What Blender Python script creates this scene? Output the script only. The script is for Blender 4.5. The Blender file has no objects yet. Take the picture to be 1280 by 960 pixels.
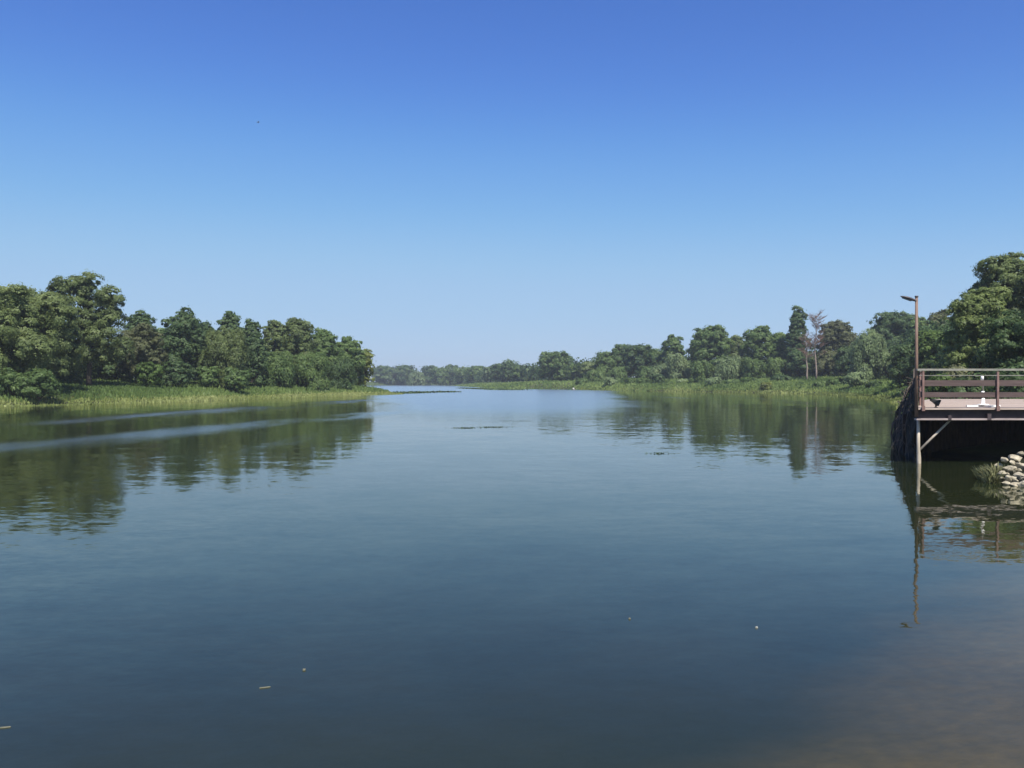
import bpy, bmesh, math, random
import numpy as np
from mathutils import Vector, Matrix, noise as mnoise

S = bpy.context.scene
C = S.collection
R = math.radians
F = 1065.0            # focal length in photo pixels (1280 wide)
H0 = 2.35             # eye height above the water
HY = 478.0            # horizon row in the photo
SUN_AZ, SUN_EL = (0.32, -0.95), 54.0


def wx(px, Y): return (px - 640.0) / F * Y
def wz(py, Y): return H0 - (py - HY) / F * Y


# ------------------------------------------------------------------ tagging
def tag(o, label=None, cat=None, group=None, kind=None):
    if label: o['label'] = label
    if cat: o['category'] = cat
    if group: o['group'] = group
    if kind: o['kind'] = kind
    return o


def empty(name, loc, rz=0.0):
    o = bpy.data.objects.new(name, None)
    C.objects.link(o)
    o.location = loc
    o.rotation_euler = (0, 0, rz)
    o.empty_display_size = 0.3
    return o


def link(name, me, m=None, parent=None):
    o = bpy.data.objects.new(name, me)
    C.objects.link(o)
    if m is not None and len(me.materials) == 0: me.materials.append(m)
    if parent is not None: o.parent = parent
    return o


class MB:
    def __init__(s): s.v = []; s.f = []

    def box(s, x0, x1, y0, y1, z0, z1):
        b = len(s.v)
        s.v += [(x0, y0, z0), (x1, y0, z0), (x1, y1, z0), (x0, y1, z0), (x0, y0, z1), (x1, y0, z1), (x1, y1, z1), (x0, y1, z1)]
        for q in ((0, 3, 2, 1), (4, 5, 6, 7), (0, 1, 5, 4), (1, 2, 6, 5), (2, 3, 7, 6), (3, 0, 4, 7)):
            s.f.append(tuple(b + i for i in q))
        return s

    def prism(s, pts, z0, z1):
        b = len(s.v); n = len(pts)
        s.v += [(x, y, z0) for x, y in pts] + [(x, y, z1) for x, y in pts]
        s.f.append(tuple(b + n - 1 - i for i in range(n)))
        s.f.append(tuple(b + n + i for i in range(n)))
        for i in range(n):
            j = (i + 1) % n
            s.f.append((b + i, b + j, b + n + j, b + n + i))
        return s

    def bar(s, p, q, w, h):
        p = Vector(p); q = Vector(q)
        t = (q - p).normalized()
        up = Vector((0, 0, 1)) if abs(t.z) < 0.95 else Vector((0, 1, 0))
        a = t.cross(up).normalized() * (w / 2); c = a.cross(t).normalized() * (h / 2)
        b = len(s.v)
        for e in (p, q):
            s.v += [tuple(e - a - c), tuple(e + a - c), tuple(e + a + c), tuple(e - a + c)]
        for qd in ((0, 1, 2, 3), (7, 6, 5, 4), (0, 4, 5, 1), (1, 5, 6, 2), (2, 6, 7, 3), (3, 7, 4, 0)):
            s.f.append(tuple(b + i for i in qd))
        return s

    def tube(s, pts, rad, seg=8):
        pts = [Vector(p) for p in pts]
        if not hasattr(rad, '__len__'): rad = [rad] * len(pts)
        b = len(s.v)
        for i, p in enumerate(pts):
            t = (pts[min(i + 1, len(pts) - 1)] - pts[max(i - 1, 0)]).normalized()
            up = Vector((0, 0, 1)) if abs(t.z) < 0.9 else Vector((1, 0, 0))
            a = t.cross(up).normalized(); c = a.cross(t).normalized()
            for k in range(seg):
                an = 2 * math.pi * k / seg
                s.v.append(tuple(p + (a * math.cos(an) + c * math.sin(an)) * rad[i]))
        for i in range(len(pts) - 1):
            for k in range(seg):
                k2 = (k + 1) % seg
                s.f.append((b + i * seg + k, b + i * seg + k2, b + (i + 1) * seg + k2, b + (i + 1) * seg + k))
        s.f.append(tuple(b + seg - 1 - k for k in range(seg)))
        e = b + (len(pts) - 1) * seg
        s.f.append(tuple(e + k for k in range(seg)))
        return s

    def build(s, name, m, parent=None, smooth=False):
        me = bpy.data.meshes.new(name)
        me.from_pydata(s.v, [], s.f)
        if smooth:
            for p in me.polygons: p.use_smooth = True
        me.update()
        return link(name, me, m, parent)


def np_mesh(name, verts, nper, tint=None):
    """mesh of independent faces, nper vertices each, from an (n*nper,3) array; tint: one float per face"""
    n = len(verts) // nper
    me = bpy.data.meshes.new(name)
    me.vertices.add(len(verts)); me.vertices.foreach_set('co', np.asarray(verts, np.float32).ravel())
    me.loops.add(len(verts)); me.loops.foreach_set('vertex_index', np.arange(len(verts), dtype=np.int32))
    me.polygons.add(n); me.polygons.foreach_set('loop_start', np.arange(n, dtype=np.int32) * nper)
    me.polygons.foreach_set('loop_total', np.full(n, nper, np.int32))
    if tint is not None:
        a = me.attributes.new('tint', 'FLOAT', 'FACE')
        a.data.foreach_set('value', np.asarray(tint, np.float32))
    me.update(calc_edges=True)
    return me


# ------------------------------------------------------------------ materials
def new_mat(name):
    m = bpy.data.materials.new(name); m.use_nodes = True
    nt = m.node_tree
    for n in list(nt.nodes): nt.nodes.remove(n)
    out = nt.nodes.new('ShaderNodeOutputMaterial')
    return m, nt, out


def N(nt, t, **kw):
    n = nt.nodes.new(t)
    for k, v in kw.items():
        if k.startswith('i_'):
            n.inputs[k[2:].replace('_', ' ')].default_value = v
        else: setattr(n, k, v)
    return n


def ramp(nt, fac, stops):
    r = N(nt, 'ShaderNodeValToRGB')
    e = r.color_ramp.elements
    while len(e) < len(stops): e.new(0.5)
    for i, (p, c) in enumerate(stops):
        e[i].position = p
        e[i].color = (c[0], c[1], c[2], 1) if hasattr(c, '__len__') else (c, c, c, 1)
    nt.links.new(fac, r.inputs['Fac'])
    return r.outputs['Color']


def math_n(nt, op, a, b=None, c=None, clamp=False):
    n = N(nt, 'ShaderNodeMath', operation=op); n.use_clamp = clamp
    for i, v in enumerate((a, b, c)):
        if v is None: continue
        if isinstance(v, (int, float)): n.inputs[i].default_value = v
        else: nt.links.new(v, n.inputs[i])
    return n.outputs[0]


def plain(name, c1, c2, rough=0.8, scale=3.0, spec=0.3, metal=0.0, stretch=(1, 1, 1), bump=0.0, fine=None):
    m, nt, out = new_mat(name)
    tc = N(nt, 'ShaderNodeTexCoord'); mp = N(nt, 'ShaderNodeMapping')
    mp.inputs['Scale'].default_value = stretch
    nt.links.new(tc.outputs['Object'], mp.inputs['Vector'])
    no = N(nt, 'ShaderNodeTexNoise'); no.inputs['Scale'].default_value = scale; no.inputs['Detail'].default_value = 6; no.inputs['Roughness'].default_value = 0.65
    nt.links.new(mp.outputs['Vector'], no.inputs['Vector'])
    col = ramp(nt, no.outputs['Fac'], [(0.33, c1), (0.67, c2)])
    b = N(nt, 'ShaderNodeBsdfPrincipled')
    b.inputs['Roughness'].default_value = rough
    b.inputs['Specular IOR Level'].default_value = spec
    b.inputs['Metallic'].default_value = metal
    nt.links.new(col, b.inputs['Base Color'])
    if bump:
        bp = N(nt, 'ShaderNodeBump'); bp.inputs['Strength'].default_value = bump; bp.inputs['Distance'].default_value = 0.02
        nt.links.new(no.outputs['Fac'], bp.inputs['Height']); nt.links.new(bp.outputs['Normal'], b.inputs['Normal'])
    nt.links.new(b.outputs[0], out.inputs['Surface'])
    return m


def leaf_mat(name, dark, mid, light, trans=0.55):
    """leaf colour varies leaf by leaf (the 'tint' attribute) and tree by tree"""
    m, nt, out = new_mat(name)
    at = N(nt, 'ShaderNodeAttribute', attribute_name='tint')
    oi = N(nt, 'ShaderNodeObjectInfo')
    f = math_n(nt, 'ADD', at.outputs['Fac'], math_n(nt, 'MULTIPLY_ADD', oi.outputs['Random'], 0.24, -0.12), clamp=True)
    col = ramp(nt, f, [(0.08, dark), (0.5, mid), (0.95, light)])
    b = N(nt, 'ShaderNodeBsdfPrincipled')
    b.inputs['Roughness'].default_value = 0.55
    b.inputs['Specular IOR Level'].default_value = 0.35
    t = N(nt, 'ShaderNodeBsdfTranslucent')
    hs = N(nt, 'ShaderNodeHueSaturation'); hs.inputs['Hue'].default_value = 0.485; hs.inputs['Value'].default_value = 1.25
    nt.links.new(col, hs.inputs['Color'])
    mx = N(nt, 'ShaderNodeMixShader'); mx.inputs['Fac'].default_value = trans
    nt.links.new(col, b.inputs['Base Color']); nt.links.new(hs.outputs['Color'], t.inputs['Color'])
    nt.links.new(b.outputs[0], mx.inputs[1]); nt.links.new(t.outputs[0], mx.inputs[2])
    nt.links.new(mx.outputs[0], out.inputs['Surface'])
    return m


LEAF = {
    'mid':   leaf_mat('leaf_mid_green',   (0.056, 0.099, 0.031), (0.118, 0.188, 0.061), (0.179, 0.255, 0.083)),
    'dark':  leaf_mat('leaf_dark_green',  (0.038, 0.073, 0.029), (0.087, 0.144, 0.055), (0.133, 0.196, 0.074)),
    'olive': leaf_mat('leaf_olive',       (0.071, 0.102, 0.036), (0.154, 0.205, 0.073), (0.215, 0.270, 0.099)),
    'brown': leaf_mat('leaf_brownish',    (0.069, 0.079, 0.036), (0.132, 0.152, 0.070), (0.179, 0.203, 0.090)),
    'pale':  leaf_mat('leaf_pale_willow', (0.099, 0.146, 0.069), (0.200, 0.273, 0.127), (0.269, 0.342, 0.161)),
    'bright': leaf_mat('leaf_bright',     (0.041, 0.074, 0.018), (0.104, 0.171, 0.042), (0.180, 0.270, 0.072)),
    'yellow': leaf_mat('leaf_yellowish',  (0.079, 0.097, 0.026), (0.176, 0.214, 0.056), (0.257, 0.302, 0.081)),
    'grass': leaf_mat('bank_grass_blades', (.055, .094, .026), (.110, .172, .045), (.190, .255, .074), 0.4),
    'sedge': leaf_mat('sedge_blades',     (.11, .14, .035), (.195, .235, .065), (.31, .34, .13), 0.35),
    'dry':   leaf_mat('dry_grass_blades', (.085, .100, .045), (.180, .190, .090), (.310, .300, .160), 0.3),
    'light': leaf_mat('leaf_light_yellow_green', (0.098, 0.134, 0.045), (0.179, 0.237, 0.077), (0.236, 0.299, 0.103)),
    'weed':  leaf_mat('water_plant_leaves', (0.023, 0.044, 0.014), (0.056, 0.092, 0.031), (0.105, 0.158, 0.054), 0.2),
}
BARK = plain('bark', (.035, .028, .022), (.085, .070, .055), 0.9, 4, 0.2, stretch=(3, 3, .6))
DEADWOOD = plain('bleached_dead_wood', (.15, .115, .095), (.30, .245, .205), 0.85, 5, 0.2, stretch=(3, 3, .6))
TWIG = plain('dry_reddish_twigs', (.10, .06, .045), (.20, .13, .10), 0.85, 2, 0.2)

# ------------------------------------------------------------------ shoreline and ground
RIVER = [(-75, 74), (-50, 83), (-45, 95), (-40, 109), (-36, 124), (-31.5, 140), (-27.5, 155), (-24, 165), (-23.5, 172), (-28, 180),
         (-45, 200), (-80, 240), (-112, 330), (-125, 450), (-122, 560), (-112, 650), (-85, 720), (-52, 700), (-38, 600), (-25, 480), (-12, 400),
         (-6, 340), (2, 305), (14, 286), (22, 266), (31, 246), (40, 230), (45, 210), (52, 197), (61, 189), (63, 168), (58, 145), (55, 128),
         (48, 102), (36, 75), (25, 52), (17.5, 38), (14.9, 33), (13.7, 29), (13.2, 27), (14.2, 25.9), (15.2, 24.6), (14.0, 22.8), (12.3, 21.4),
         (11.5, 20.4), (11.6, 18.8), (10.6, 15.5), (9.0, 12), (6.8, 8.4), (4.6, 5.0), (2, 3.3), (-3, 2.4), (-12, 0), (-40, -10), (-110, -30),
         (-260, -70), (-420, -60), (-420, 40), (-260, 40), (-140, 52)]


def chaikin(p):
    q = []
    for i in range(len(p)):
        a = p[i]; b = p[(i + 1) % len(p)]
        q += [(.75 * a[0] + .25 * b[0], .75 * a[1] + .25 * b[1]), (.25 * a[0] + .75 * b[0], .25 * a[1] + .75 * b[1])]
    return q


RIV = np.array(chaikin(RIVER))


def shore(x, y):
    """signed distance to the waterline, positive on land"""
    x = np.asarray(x, float); y = np.asarray(y, float)
    d = np.full(x.shape, 1e9); ins = np.zeros(x.shape, bool)
    n = len(RIV)
    for i in range(n):
        ax, ay = RIV[i]; bx, by = RIV[(i + 1) % n]
        dx, dy = bx - ax, by - ay
        t = np.clip(((x - ax) * dx + (y - ay) * dy) / (dx * dx + dy * dy + 1e-12), 0, 1)
        d = np.minimum(d, (x - ax - t * dx) ** 2 + (y - ay - t * dy) ** 2)
        if ay != by:
            c = ((ay > y) != (by > y)) & (x < (bx - ax) * (y - ay) / (by - ay) + ax)
            ins ^= c
    d = np.sqrt(d)
    d = d + 0.35 * np.sin(x * 0.55 + y * .31) * np.clip(d / 6, 0, 1) + .0
    return np.where(ins, -d, d)


def sstep(a, b, t):
    t = np.clip((t - a) / (b - a), 0, 1)
    return t * t * (3 - 2 * t)


def gz(x, y, s=None):
    if s is None: s = shore(x, y)
    x = np.asarray(x, float); y = np.asarray(y, float)
    rt = sstep(50, 120, y) * (x > 0) * sstep(400, 280, y)
    a = 1.0 + .75 * sstep(45, 75, y) + .30 * rt
    sl = .020 + .028 * rt
    land = .03 + a * (1 - np.exp(-np.maximum(s, 0) / 6.0)) + sl * np.minimum(np.maximum(s, 0), 55)
    far = np.hypot(x, y)
    land = land + .12 * np.sin(x * .21 + 1) * np.sin(y * .17) * np.clip(s / 8, 0, 1) * (far > 40)
    bed = -np.minimum(.05 + .13 * np.maximum(-s, 0), 2.4)
    return np.where(s > 0, land, bed)


def gz1(x, y): return float(gz(np.array([x]), np.array([y]))[0])


def build_ground():
    nr, na = 300, 900
    rr = 0.6 * (5200 / 0.6) ** (np.linspace(0, 1, nr))
    # finer angles over the view, coarser behind
    u = np.linspace(-1, 1, na, endpoint=False)
    ang = np.sign(u) * (np.abs(u) ** 1.8) * math.pi
    A, Rr = np.meshgrid(ang, rr)
    X = np.sin(A) * Rr; Y = np.cos(A) * Rr
    Z = gz(X.ravel(), Y.ravel())
    v = np.column_stack([X.ravel(), Y.ravel(), Z])
    v = np.vstack([v, [[0, 0, gz1(0, 0)]]])
    i = np.arange(nr - 1)[:, None] * na; j = np.arange(na)[None, :]; j2 = (j + 1) % na
    q = np.stack([i + j, i + na + j, i + na + j2, i + j2], -1).reshape(-1, 4)
    me = bpy.data.meshes.new('ground')
    faces = q[:, ::-1].tolist() + [(nr * na, int((k + 1) % na), int(k)) for k in range(na)]
    me.from_pydata(v.tolist(), [], faces)
    sd = shore(v[:, 0], v[:, 1])
    at = me.attributes.new('shore', 'FLOAT', 'POINT'); at.data.foreach_set('value', sd.astype(np.float32))
    sa = me.attributes.new('sand', 'FLOAT', 'POINT'); sa.data.foreach_set('value', (1 - sstep(10.5, 16, v[:, 1])).astype(np.float32))
    for p in me.polygons: p.use_smooth = True
    me.update()
    # material: soil and turf on land, sand in the shallows, dark silt with weed patches on the deep bed
    m, nt, out = new_mat('ground_soil_sand_silt')
    a = N(nt, 'ShaderNodeAttribute', attribute_name='shore')
    geo = N(nt, 'ShaderNodeNewGeometry')
    n1 = N(nt, 'ShaderNodeTexNoise'); n1.inputs['Scale'].default_value = .55; n1.inputs['Detail'].default_value = 5
    n2 = N(nt, 'ShaderNodeTexNoise'); n2.inputs['Scale'].default_value = 6; n2.inputs['Detail'].default_value = 6
    for n in (n1, n2): nt.links.new(geo.outputs['Position'], n.inputs['Vector'])
    sand = ramp(nt, n2.outputs['Fac'], [(.3, (.28, .21, .09)), (.7, (.42, .32, .15))])
    silt = ramp(nt, n1.outputs['Fac'], [(.35, (.010, .012, .007)), (.65, (.028, .028, .016))])
    turf = ramp(nt, n1.outputs['Fac'], [(.3, (.035, .045, .018)), (.7, (.085, .095, .038))])
    f1 = math_n(nt, 'ADD', a.outputs['Fac'], math_n(nt, 'MULTIPLY_ADD', n1.outputs['Fac'], 2.0, -1.0))
    mr = N(nt, 'ShaderNodeMapRange'); mr.interpolation_type = 'SMOOTHSTEP'
    mr.inputs['From Min'].default_value = -3.3; mr.inputs['From Max'].default_value = -.7
    nt.links.new(f1, mr.inputs['Value'])
    sat = N(nt, 'ShaderNodeAttribute', attribute_name='sand')
    mx1 = N(nt, 'ShaderNodeMixRGB'); nt.links.new(math_n(nt, 'MULTIPLY', mr.outputs[0], sat.outputs['Fac']), mx1.inputs['Fac']); nt.links.new(silt, mx1.inputs[1]); nt.links.new(sand, mx1.inputs[2])
    mr2 = N(nt, 'ShaderNodeMapRange'); mr2.inputs['From Min'].default_value = .2; mr2.inputs['From Max'].default_value = 1.1
    nt.links.new(f1, mr2.inputs['Value'])
    mx2 = N(nt, 'ShaderNodeMixRGB'); nt.links.new(mr2.outputs[0], mx2.inputs['Fac']); nt.links.new(mx1.outputs[0], mx2.inputs[1]); nt.links.new(turf, mx2.inputs[2])
    b = N(nt, 'ShaderNodeBsdfPrincipled'); b.inputs['Roughness'].default_value = .95; b.inputs['Specular IOR Level'].default_value = .15
    nt.links.new(mx2.outputs[0], b.inputs['Base Color'])
    bp = N(nt, 'ShaderNodeBump'); bp.inputs['Strength'].default_value = .5; bp.inputs['Distance'].default_value = .05
    nt.links.new(n2.outputs['Fac'], bp.inputs['Height']); nt.links.new(bp.outputs[0], b.inputs['Normal'])
    nt.links.new(b.outputs[0], out.inputs['Surface'])
    tag(link('ground', me, m), kind='structure')


def build_water():
    m, nt, out = new_mat('river_water')
    geo = N(nt, 'ShaderNodeNewGeometry')
    sep = N(nt, 'ShaderNodeSeparateXYZ'); nt.links.new(geo.outputs['Position'], sep.inputs[0])
    x, y = sep.outputs[0], sep.outputs[1]

    def nz(scale, stretch, detail=2, rough=.5, rot=0):
        mp = N(nt, 'ShaderNodeMapping'); mp.inputs['Scale'].default_value = stretch; mp.inputs['Rotation'].default_value = (0, 0, rot)
        nt.links.new(geo.outputs['Position'], mp.inputs['Vector'])
        n = N(nt, 'ShaderNodeTexNoise'); n.inputs['Scale'].default_value = scale; n.inputs['Detail'].default_value = detail; n.inputs['Roughness'].default_value = rough
        nt.links.new(mp.outputs[0], n.inputs['Vector'])
        return n

    # --- where the wind ruffles the surface
    jit = math_n(nt, 'MULTIPLY_ADD', nz(.05, (1, .35, 1), 4).outputs['Fac'], 14.0, -7.0)
    jit2 = math_n(nt, 'MULTIPLY_ADD', nz(.25, (1, .25, 1), 4).outputs['Fac'], 5.0, -2.5)
    xj = math_n(nt, 'ADD', x, math_n(nt, 'ADD', jit, jit2))
    left = math_n(nt, 'MULTIPLY_ADD', y, .165, xj)            # x + .165 y  > 0 inside the open reach
    right = math_n(nt, 'MULTIPLY_ADD', y, -.12, xj)           # x - .12 y < 0
    def mr(v, a, b):
        n = N(nt, 'ShaderNodeMapRange'); n.interpolation_type = 'SMOOTHSTEP'
        n.inputs['From Min'].default_value = a; n.inputs['From Max'].default_value = b
        nt.links.new(v, n.inputs['Value']); return n.outputs[0]
    open_ = math_n(nt, 'MULTIPLY', mr(left, -3, 5), mr(right, 6, -4))
    open_ = math_n(nt, 'MULTIPLY', open_, mr(y, 30, 85))
    # two wind streaks running up river on the left, one on the right
    def streak(x0, y0, k, w, ya, yb):
        s = math_n(nt, 'SUBTRACT', math_n(nt, 'MULTIPLY_ADD', y, -k, x), x0 - k * y0)
        s = math_n(nt, 'ABSOLUTE', math_n(nt, 'ADD', s, math_n(nt, 'MULTIPLY', jit2, .8)))
        return math_n(nt, 'MULTIPLY', mr(s, w * 1.35, w * .1), math_n(nt, 'MULTIPLY', mr(y, ya, ya + 9), mr(y, yb, yb * .8)))
    st = math_n(nt, 'MAXIMUM', math_n(nt, 'MULTIPLY', streak(-26, 57, .13, 4.8, 42, 150), .9), math_n(nt, 'MULTIPLY', streak(-18.5, 31, .25, 3.8, 18, 80), .88))
    st = math_n(nt, 'MULTIPLY', st, mr(nz(.16, (1, .3, 1), 5, .6).outputs['Fac'], .30, .60))
    st = math_n(nt, 'MAXIMUM', st, math_n(nt, 'MULTIPLY', streak(-46, 83, .317, 6.5, 62, 175), .34))
    st = math_n(nt, 'MAXIMUM', st, math_n(nt, 'MULTIPLY', streak(36, 125, .1, 3.0, 85, 175), .30))
    broken = mr(nz(.09, (1, .12, 1), 5, .6).outputs['Fac'], .56, .72)
    ruff = math_n(nt, 'MAXIMUM', math_n(nt, 'MAXIMUM', open_, st), math_n(nt, 'MULTIPLY', broken, .6))

    # --- wave slopes: calm swell, small ripples, wind chop
    def slope(n, amp):
        v = N(nt, 'ShaderNodeVectorMath', operation='SUBTRACT'); v.inputs[1].default_value = (.5, .5, .5)
        nt.links.new(n.outputs['Color'], v.inputs[0])
        sc = N(nt, 'ShaderNodeVectorMath', operation='SCALE')
        nt.links.new(v.outputs[0], sc.inputs[0])
        if isinstance(amp, (int, float)): sc.inputs['Scale'].default_value = amp
        else: nt.links.new(amp, sc.inputs['Scale'])
        return sc.outputs[0]
    calm = mr(nz(.035, (1, .5, 1), 3).outputs['Fac'], .38, .62)
    amp_r = math_n(nt, 'MULTIPLY_ADD', calm, .040, .022)
    ruff = math_n(nt, 'MAXIMUM', ruff, math_n(nt, 'MULTIPLY', mr(left, 2, -3), .16))
    amp_w = math_n(nt, 'MULTIPLY', ruff, .13)
    parts = [slope(nz(.8, (.6, 1.0, 1), 2, .4, .2), .024), slope(nz(3.2, (.55, 1.2, 1), 2, .5, -.15), amp_r), slope(nz(7.5, (.7, 1, 1), 2, .5, .3), amp_w), slope(nz(15, (.5, 1, 1), 2, .5, .1), math_n(nt, 'MULTIPLY_ADD', calm, .045, .02))]
    acc = parts[0]
    for p in parts[1:]:
        ad = N(nt, 'ShaderNodeVectorMath', operation='ADD'); nt.links.new(acc, ad.inputs[0]); nt.links.new(p, ad.inputs[1]); acc = ad.outputs[0]
    fl = N(nt, 'ShaderNodeVectorMath', operation='MULTIPLY_ADD')
    fl.inputs[1].default_value = (1, 1, 0); fl.inputs[2].default_value = (0, 0, 1)
    nt.links.new(acc, fl.inputs[0])
    nm = N(nt, 'ShaderNodeVectorMath', operation='NORMALIZE'); nt.links.new(fl.outputs[0], nm.inputs[0])
    normal = nm.outputs[0]
    fr = N(nt, 'ShaderNodeFresnel'); fr.inputs['IOR'].default_value = 1.333; nt.links.new(normal, fr.inputs['Normal'])
    gl = N(nt, 'ShaderNodeBsdfGlossy'); gl.inputs['Roughness'].default_value = .02; gl.inputs['Color'].default_value = (1, 1, .945, 1)
    nt.links.new(math_n(nt, 'MULTIPLY_ADD', math_n(nt, 'MINIMUM', ruff, 1.0), .20, .02), gl.inputs['Roughness'])   # wind chop too fine to see
    nt.links.new(normal, gl.inputs['Normal'])
    df = N(nt, 'ShaderNodeBsdfDiffuse'); df.inputs['Color'].default_value = (.019, .028, .012, 1)
    tr = N(nt, 'ShaderNodeBsdfTransparent'); tr.inputs['Color'].default_value = (.96, .89, .66, 1)
    body = N(nt, 'ShaderNodeMixShader'); body.inputs['Fac'].default_value = .42
    nt.links.new(df.outputs[0], body.inputs[1]); nt.links.new(tr.outputs[0], body.inputs[2])
    mx = N(nt, 'ShaderNodeMixShader')
    nt.links.new(fr.outputs[0], mx.inputs['Fac']); nt.links.new(body.outputs[0], mx.inputs[1]); nt.links.new(gl.outputs[0], mx.inputs[2])
    nt.links.new(mx.outputs[0], out.inputs['Surface'])
    b = MB()
    b.v = [(-700, -150, 0), (300, -150, 0), (300, 900, 0), (-700, 900, 0)]; b.f = [(0, 1, 2, 3)]
    tag(b.build('water', m), kind='structure')


# ------------------------------------------------------------------ foliage
def rnd_dir(rng, n):
    v = rng.normal(size=(n, 3)); return v / np.linalg.norm(v, axis=1)[:, None]


def nrm(v): return v / (np.linalg.norm(v, axis=1)[:, None] + 1e-9)


def leaf_quads(pos, nor, L, W, rng, droop=0.0):
    n = len(pos)
    t = rnd_dir(rng, n)
    if droop: t = nrm(t * (1 - droop) + np.array([0, 0, -1.0]) * droop)
    t = nrm(t - nor * np.sum(t * nor, 1)[:, None])
    b = np.cross(nor, t)
    l = (L * rng.uniform(.65, 1.25, n))[:, None]; w = (W * rng.uniform(.65, 1.25, n))[:, None]
    bend = nor * l * .12
    return np.stack([pos - t * l / 2 - bend, pos + b * w / 2, pos + t * l / 2 - bend, pos - b * w / 2], 1).reshape(-1, 3)


def crown_mesh(name, lobes, L, rng, mat, clump=.8, droop=0.0, cover=5.0, flat=.75, wl=.6):
    lobes = np.asarray(lobes, float)
    r = lobes[:, 3:6]
    area = (r[:, 0] * r[:, 1] + r[:, 0] * r[:, 2] + r[:, 1] * r[:, 2]) / 3 * 4 * math.pi
    W = L * wl
    clump = clump * rng.uniform(.75, 1.3)
    P, D, T = [], [], []
    for k in range(len(lobes)):
        m = max(5, int(area[k] / (clump * clump * 1.9)))
        d = rnd_dir(rng, m)
        d[:, 2] = np.where(d[:, 2] < -.45, -d[:, 2], d[:, 2])
        cc = lobes[k, :3] + d * r[k] * rng.uniform(.72, 1.04, m)[:, None]
        cr = clump * rng.uniform(.55, 1.3, m)
        ct = rng.normal(0, .17, m)
        n = int(area[k] * cover / (L * W * .5) * .42)
        i = rng.integers(0, m, n)
        q = nrm(rnd_dir(rng, n) + .95 * d[i] + np.array([0, 0, .25]))
        rr = cr[i] * rng.uniform(.55, 1.08, n) * np.where(rng.random(n) < .09, rng.uniform(1.1, 1.7, n), 1)
        off = q * rr[:, None]; off[:, 2] *= flat
        if droop: off[:, 2] -= np.abs(rng.normal(0, cr[i] * 1.1))
        P.append(cc[i] + off); D.append(nrm(q + .5 * d[i] + .45 * rnd_dir(rng, n)))
        T.append(.5 + ct[i] + rng.normal(0, .16, n))
        n2 = int(n * .16)                                    # sparse inner leaves
        dd = rnd_dir(rng, n2); P.append(lobes[k, :3] + dd * r[k] * rng.uniform(.1, .75, n2)[:, None]); D.append(rnd_dir(rng, n2)); T.append(.42 + rng.normal(0, .15, n2))
    P = np.concatenate(P); D = np.concatenate(D); T = np.clip(np.concatenate(T), 0, 1)
    me = np_mesh(name, leaf_quads(P, D, L, W, rng, droop), 4, T)
    me.materials.append(LEAF[mat])
    return me


def auto_lobes(kind, H, hw, rng):
    """lobes of a crown H tall above the foot, half width hw"""
    out = []
    def add(x, y, z, a, b, c): out.append((x, y, z, a, b, c))
    if kind in ('round', 'broad'):
        fl = 1.0 if kind == 'round' else 1.12              # broad crowns: blunter shoulders
        add(0, 0, .50 * H, hw * .80, hw * .80, .43 * H)
        add(rng.uniform(-.15, .15) * hw, rng.uniform(-.15, .15) * hw, .70 * H, hw * .60 * fl, hw * .60 * fl, .25 * H)
        n = 15 if kind == 'round' else 20
        for k in range(n):
            a = k * 2.4 + rng.uniform(-.3, .3); zz = -.72 + 1.62 * (k + .5) / n + rng.uniform(-.06, .06)
            q = rng.uniform(.20, .34) * hw * (1.15 - .25 * max(0, zz))
            c = math.sqrt(max(.02, 1 - abs(zz) ** (2.0 if kind == 'round' else 3.2)))
            rad = max(0, hw * c - q * .75)
            z = .5 * H + zz * .50 * H
            add(math.cos(a) * rad, math.sin(a) * rad, min(z, H - q * .9), q, q, q * rng.uniform(.75, 1.05))
        q = .26 * hw
        add(rng.uniform(-.25, .25) * hw, 0, H - q * .8, q, q, q * .8)
    elif kind == 'willow':
        add(0, 0, .48 * H, hw * .70, hw * .70, .46 * H)
        for k in range(9):
            a = k / 9 * 6.283 + rng.uniform(-.3, .3); q = rng.uniform(.26, .38) * hw
            zz = rng.uniform(.35, .78)
            rad = hw - q
            add(math.cos(a) * rad * (1.05 - .4 * zz), math.sin(a) * rad * (1.05 - .4 * zz), zz * H, q, q, rng.uniform(.14, .24) * H)
        for k in range(5):
            a = rng.uniform(0, 6.283); q = .3 * hw
            add(math.cos(a) * hw * .62, math.sin(a) * hw * .62, .16 * H, q, q, .16 * H)
    elif kind == 'spire':
        n = 12
        for k in range(n):
            t = k / (n - 1); q = hw * (.42 + .58 * (1 - t) ** .7) * rng.uniform(.8, 1.05)
            a = rng.uniform(0, 6.283); o = hw * .38 * (1 - t * .75)
            add(math.cos(a) * o, math.sin(a) * o, H * (.10 + .79 * t), q * .95, q * .95, H * .12)
    elif kind == 'slim':
        add(0, 0, .5 * H, hw * .55, hw * .55, .42 * H)
        for k in range(9):
            a = rng.uniform(0, 6.283); zz = .15 + .76 * k / 8; q = rng.uniform(.34, .5) * hw
            rad = hw * .55 * math.sin(math.pi * (zz * .8 + .15))
            add(math.cos(a) * rad, math.sin(a) * rad, zz * H, q, q, q * 1.1)
    elif kind == 'shrub':
        add(0, 0, .38 * H, hw * .72, hw * .72, .40 * H)
        for k in range(8):
            a = k / 8 * 6.283 + rng.uniform(-.4, .4); q = rng.uniform(.28, .42) * hw; zz = rng.uniform(.18, .75)
            rad = (hw - q) * (1.05 - .5 * zz)
            add(math.cos(a) * rad, math.sin(a) * rad, min(zz * H, H - q * .6), q, q, min(q, .3 * H))
    return out


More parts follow.
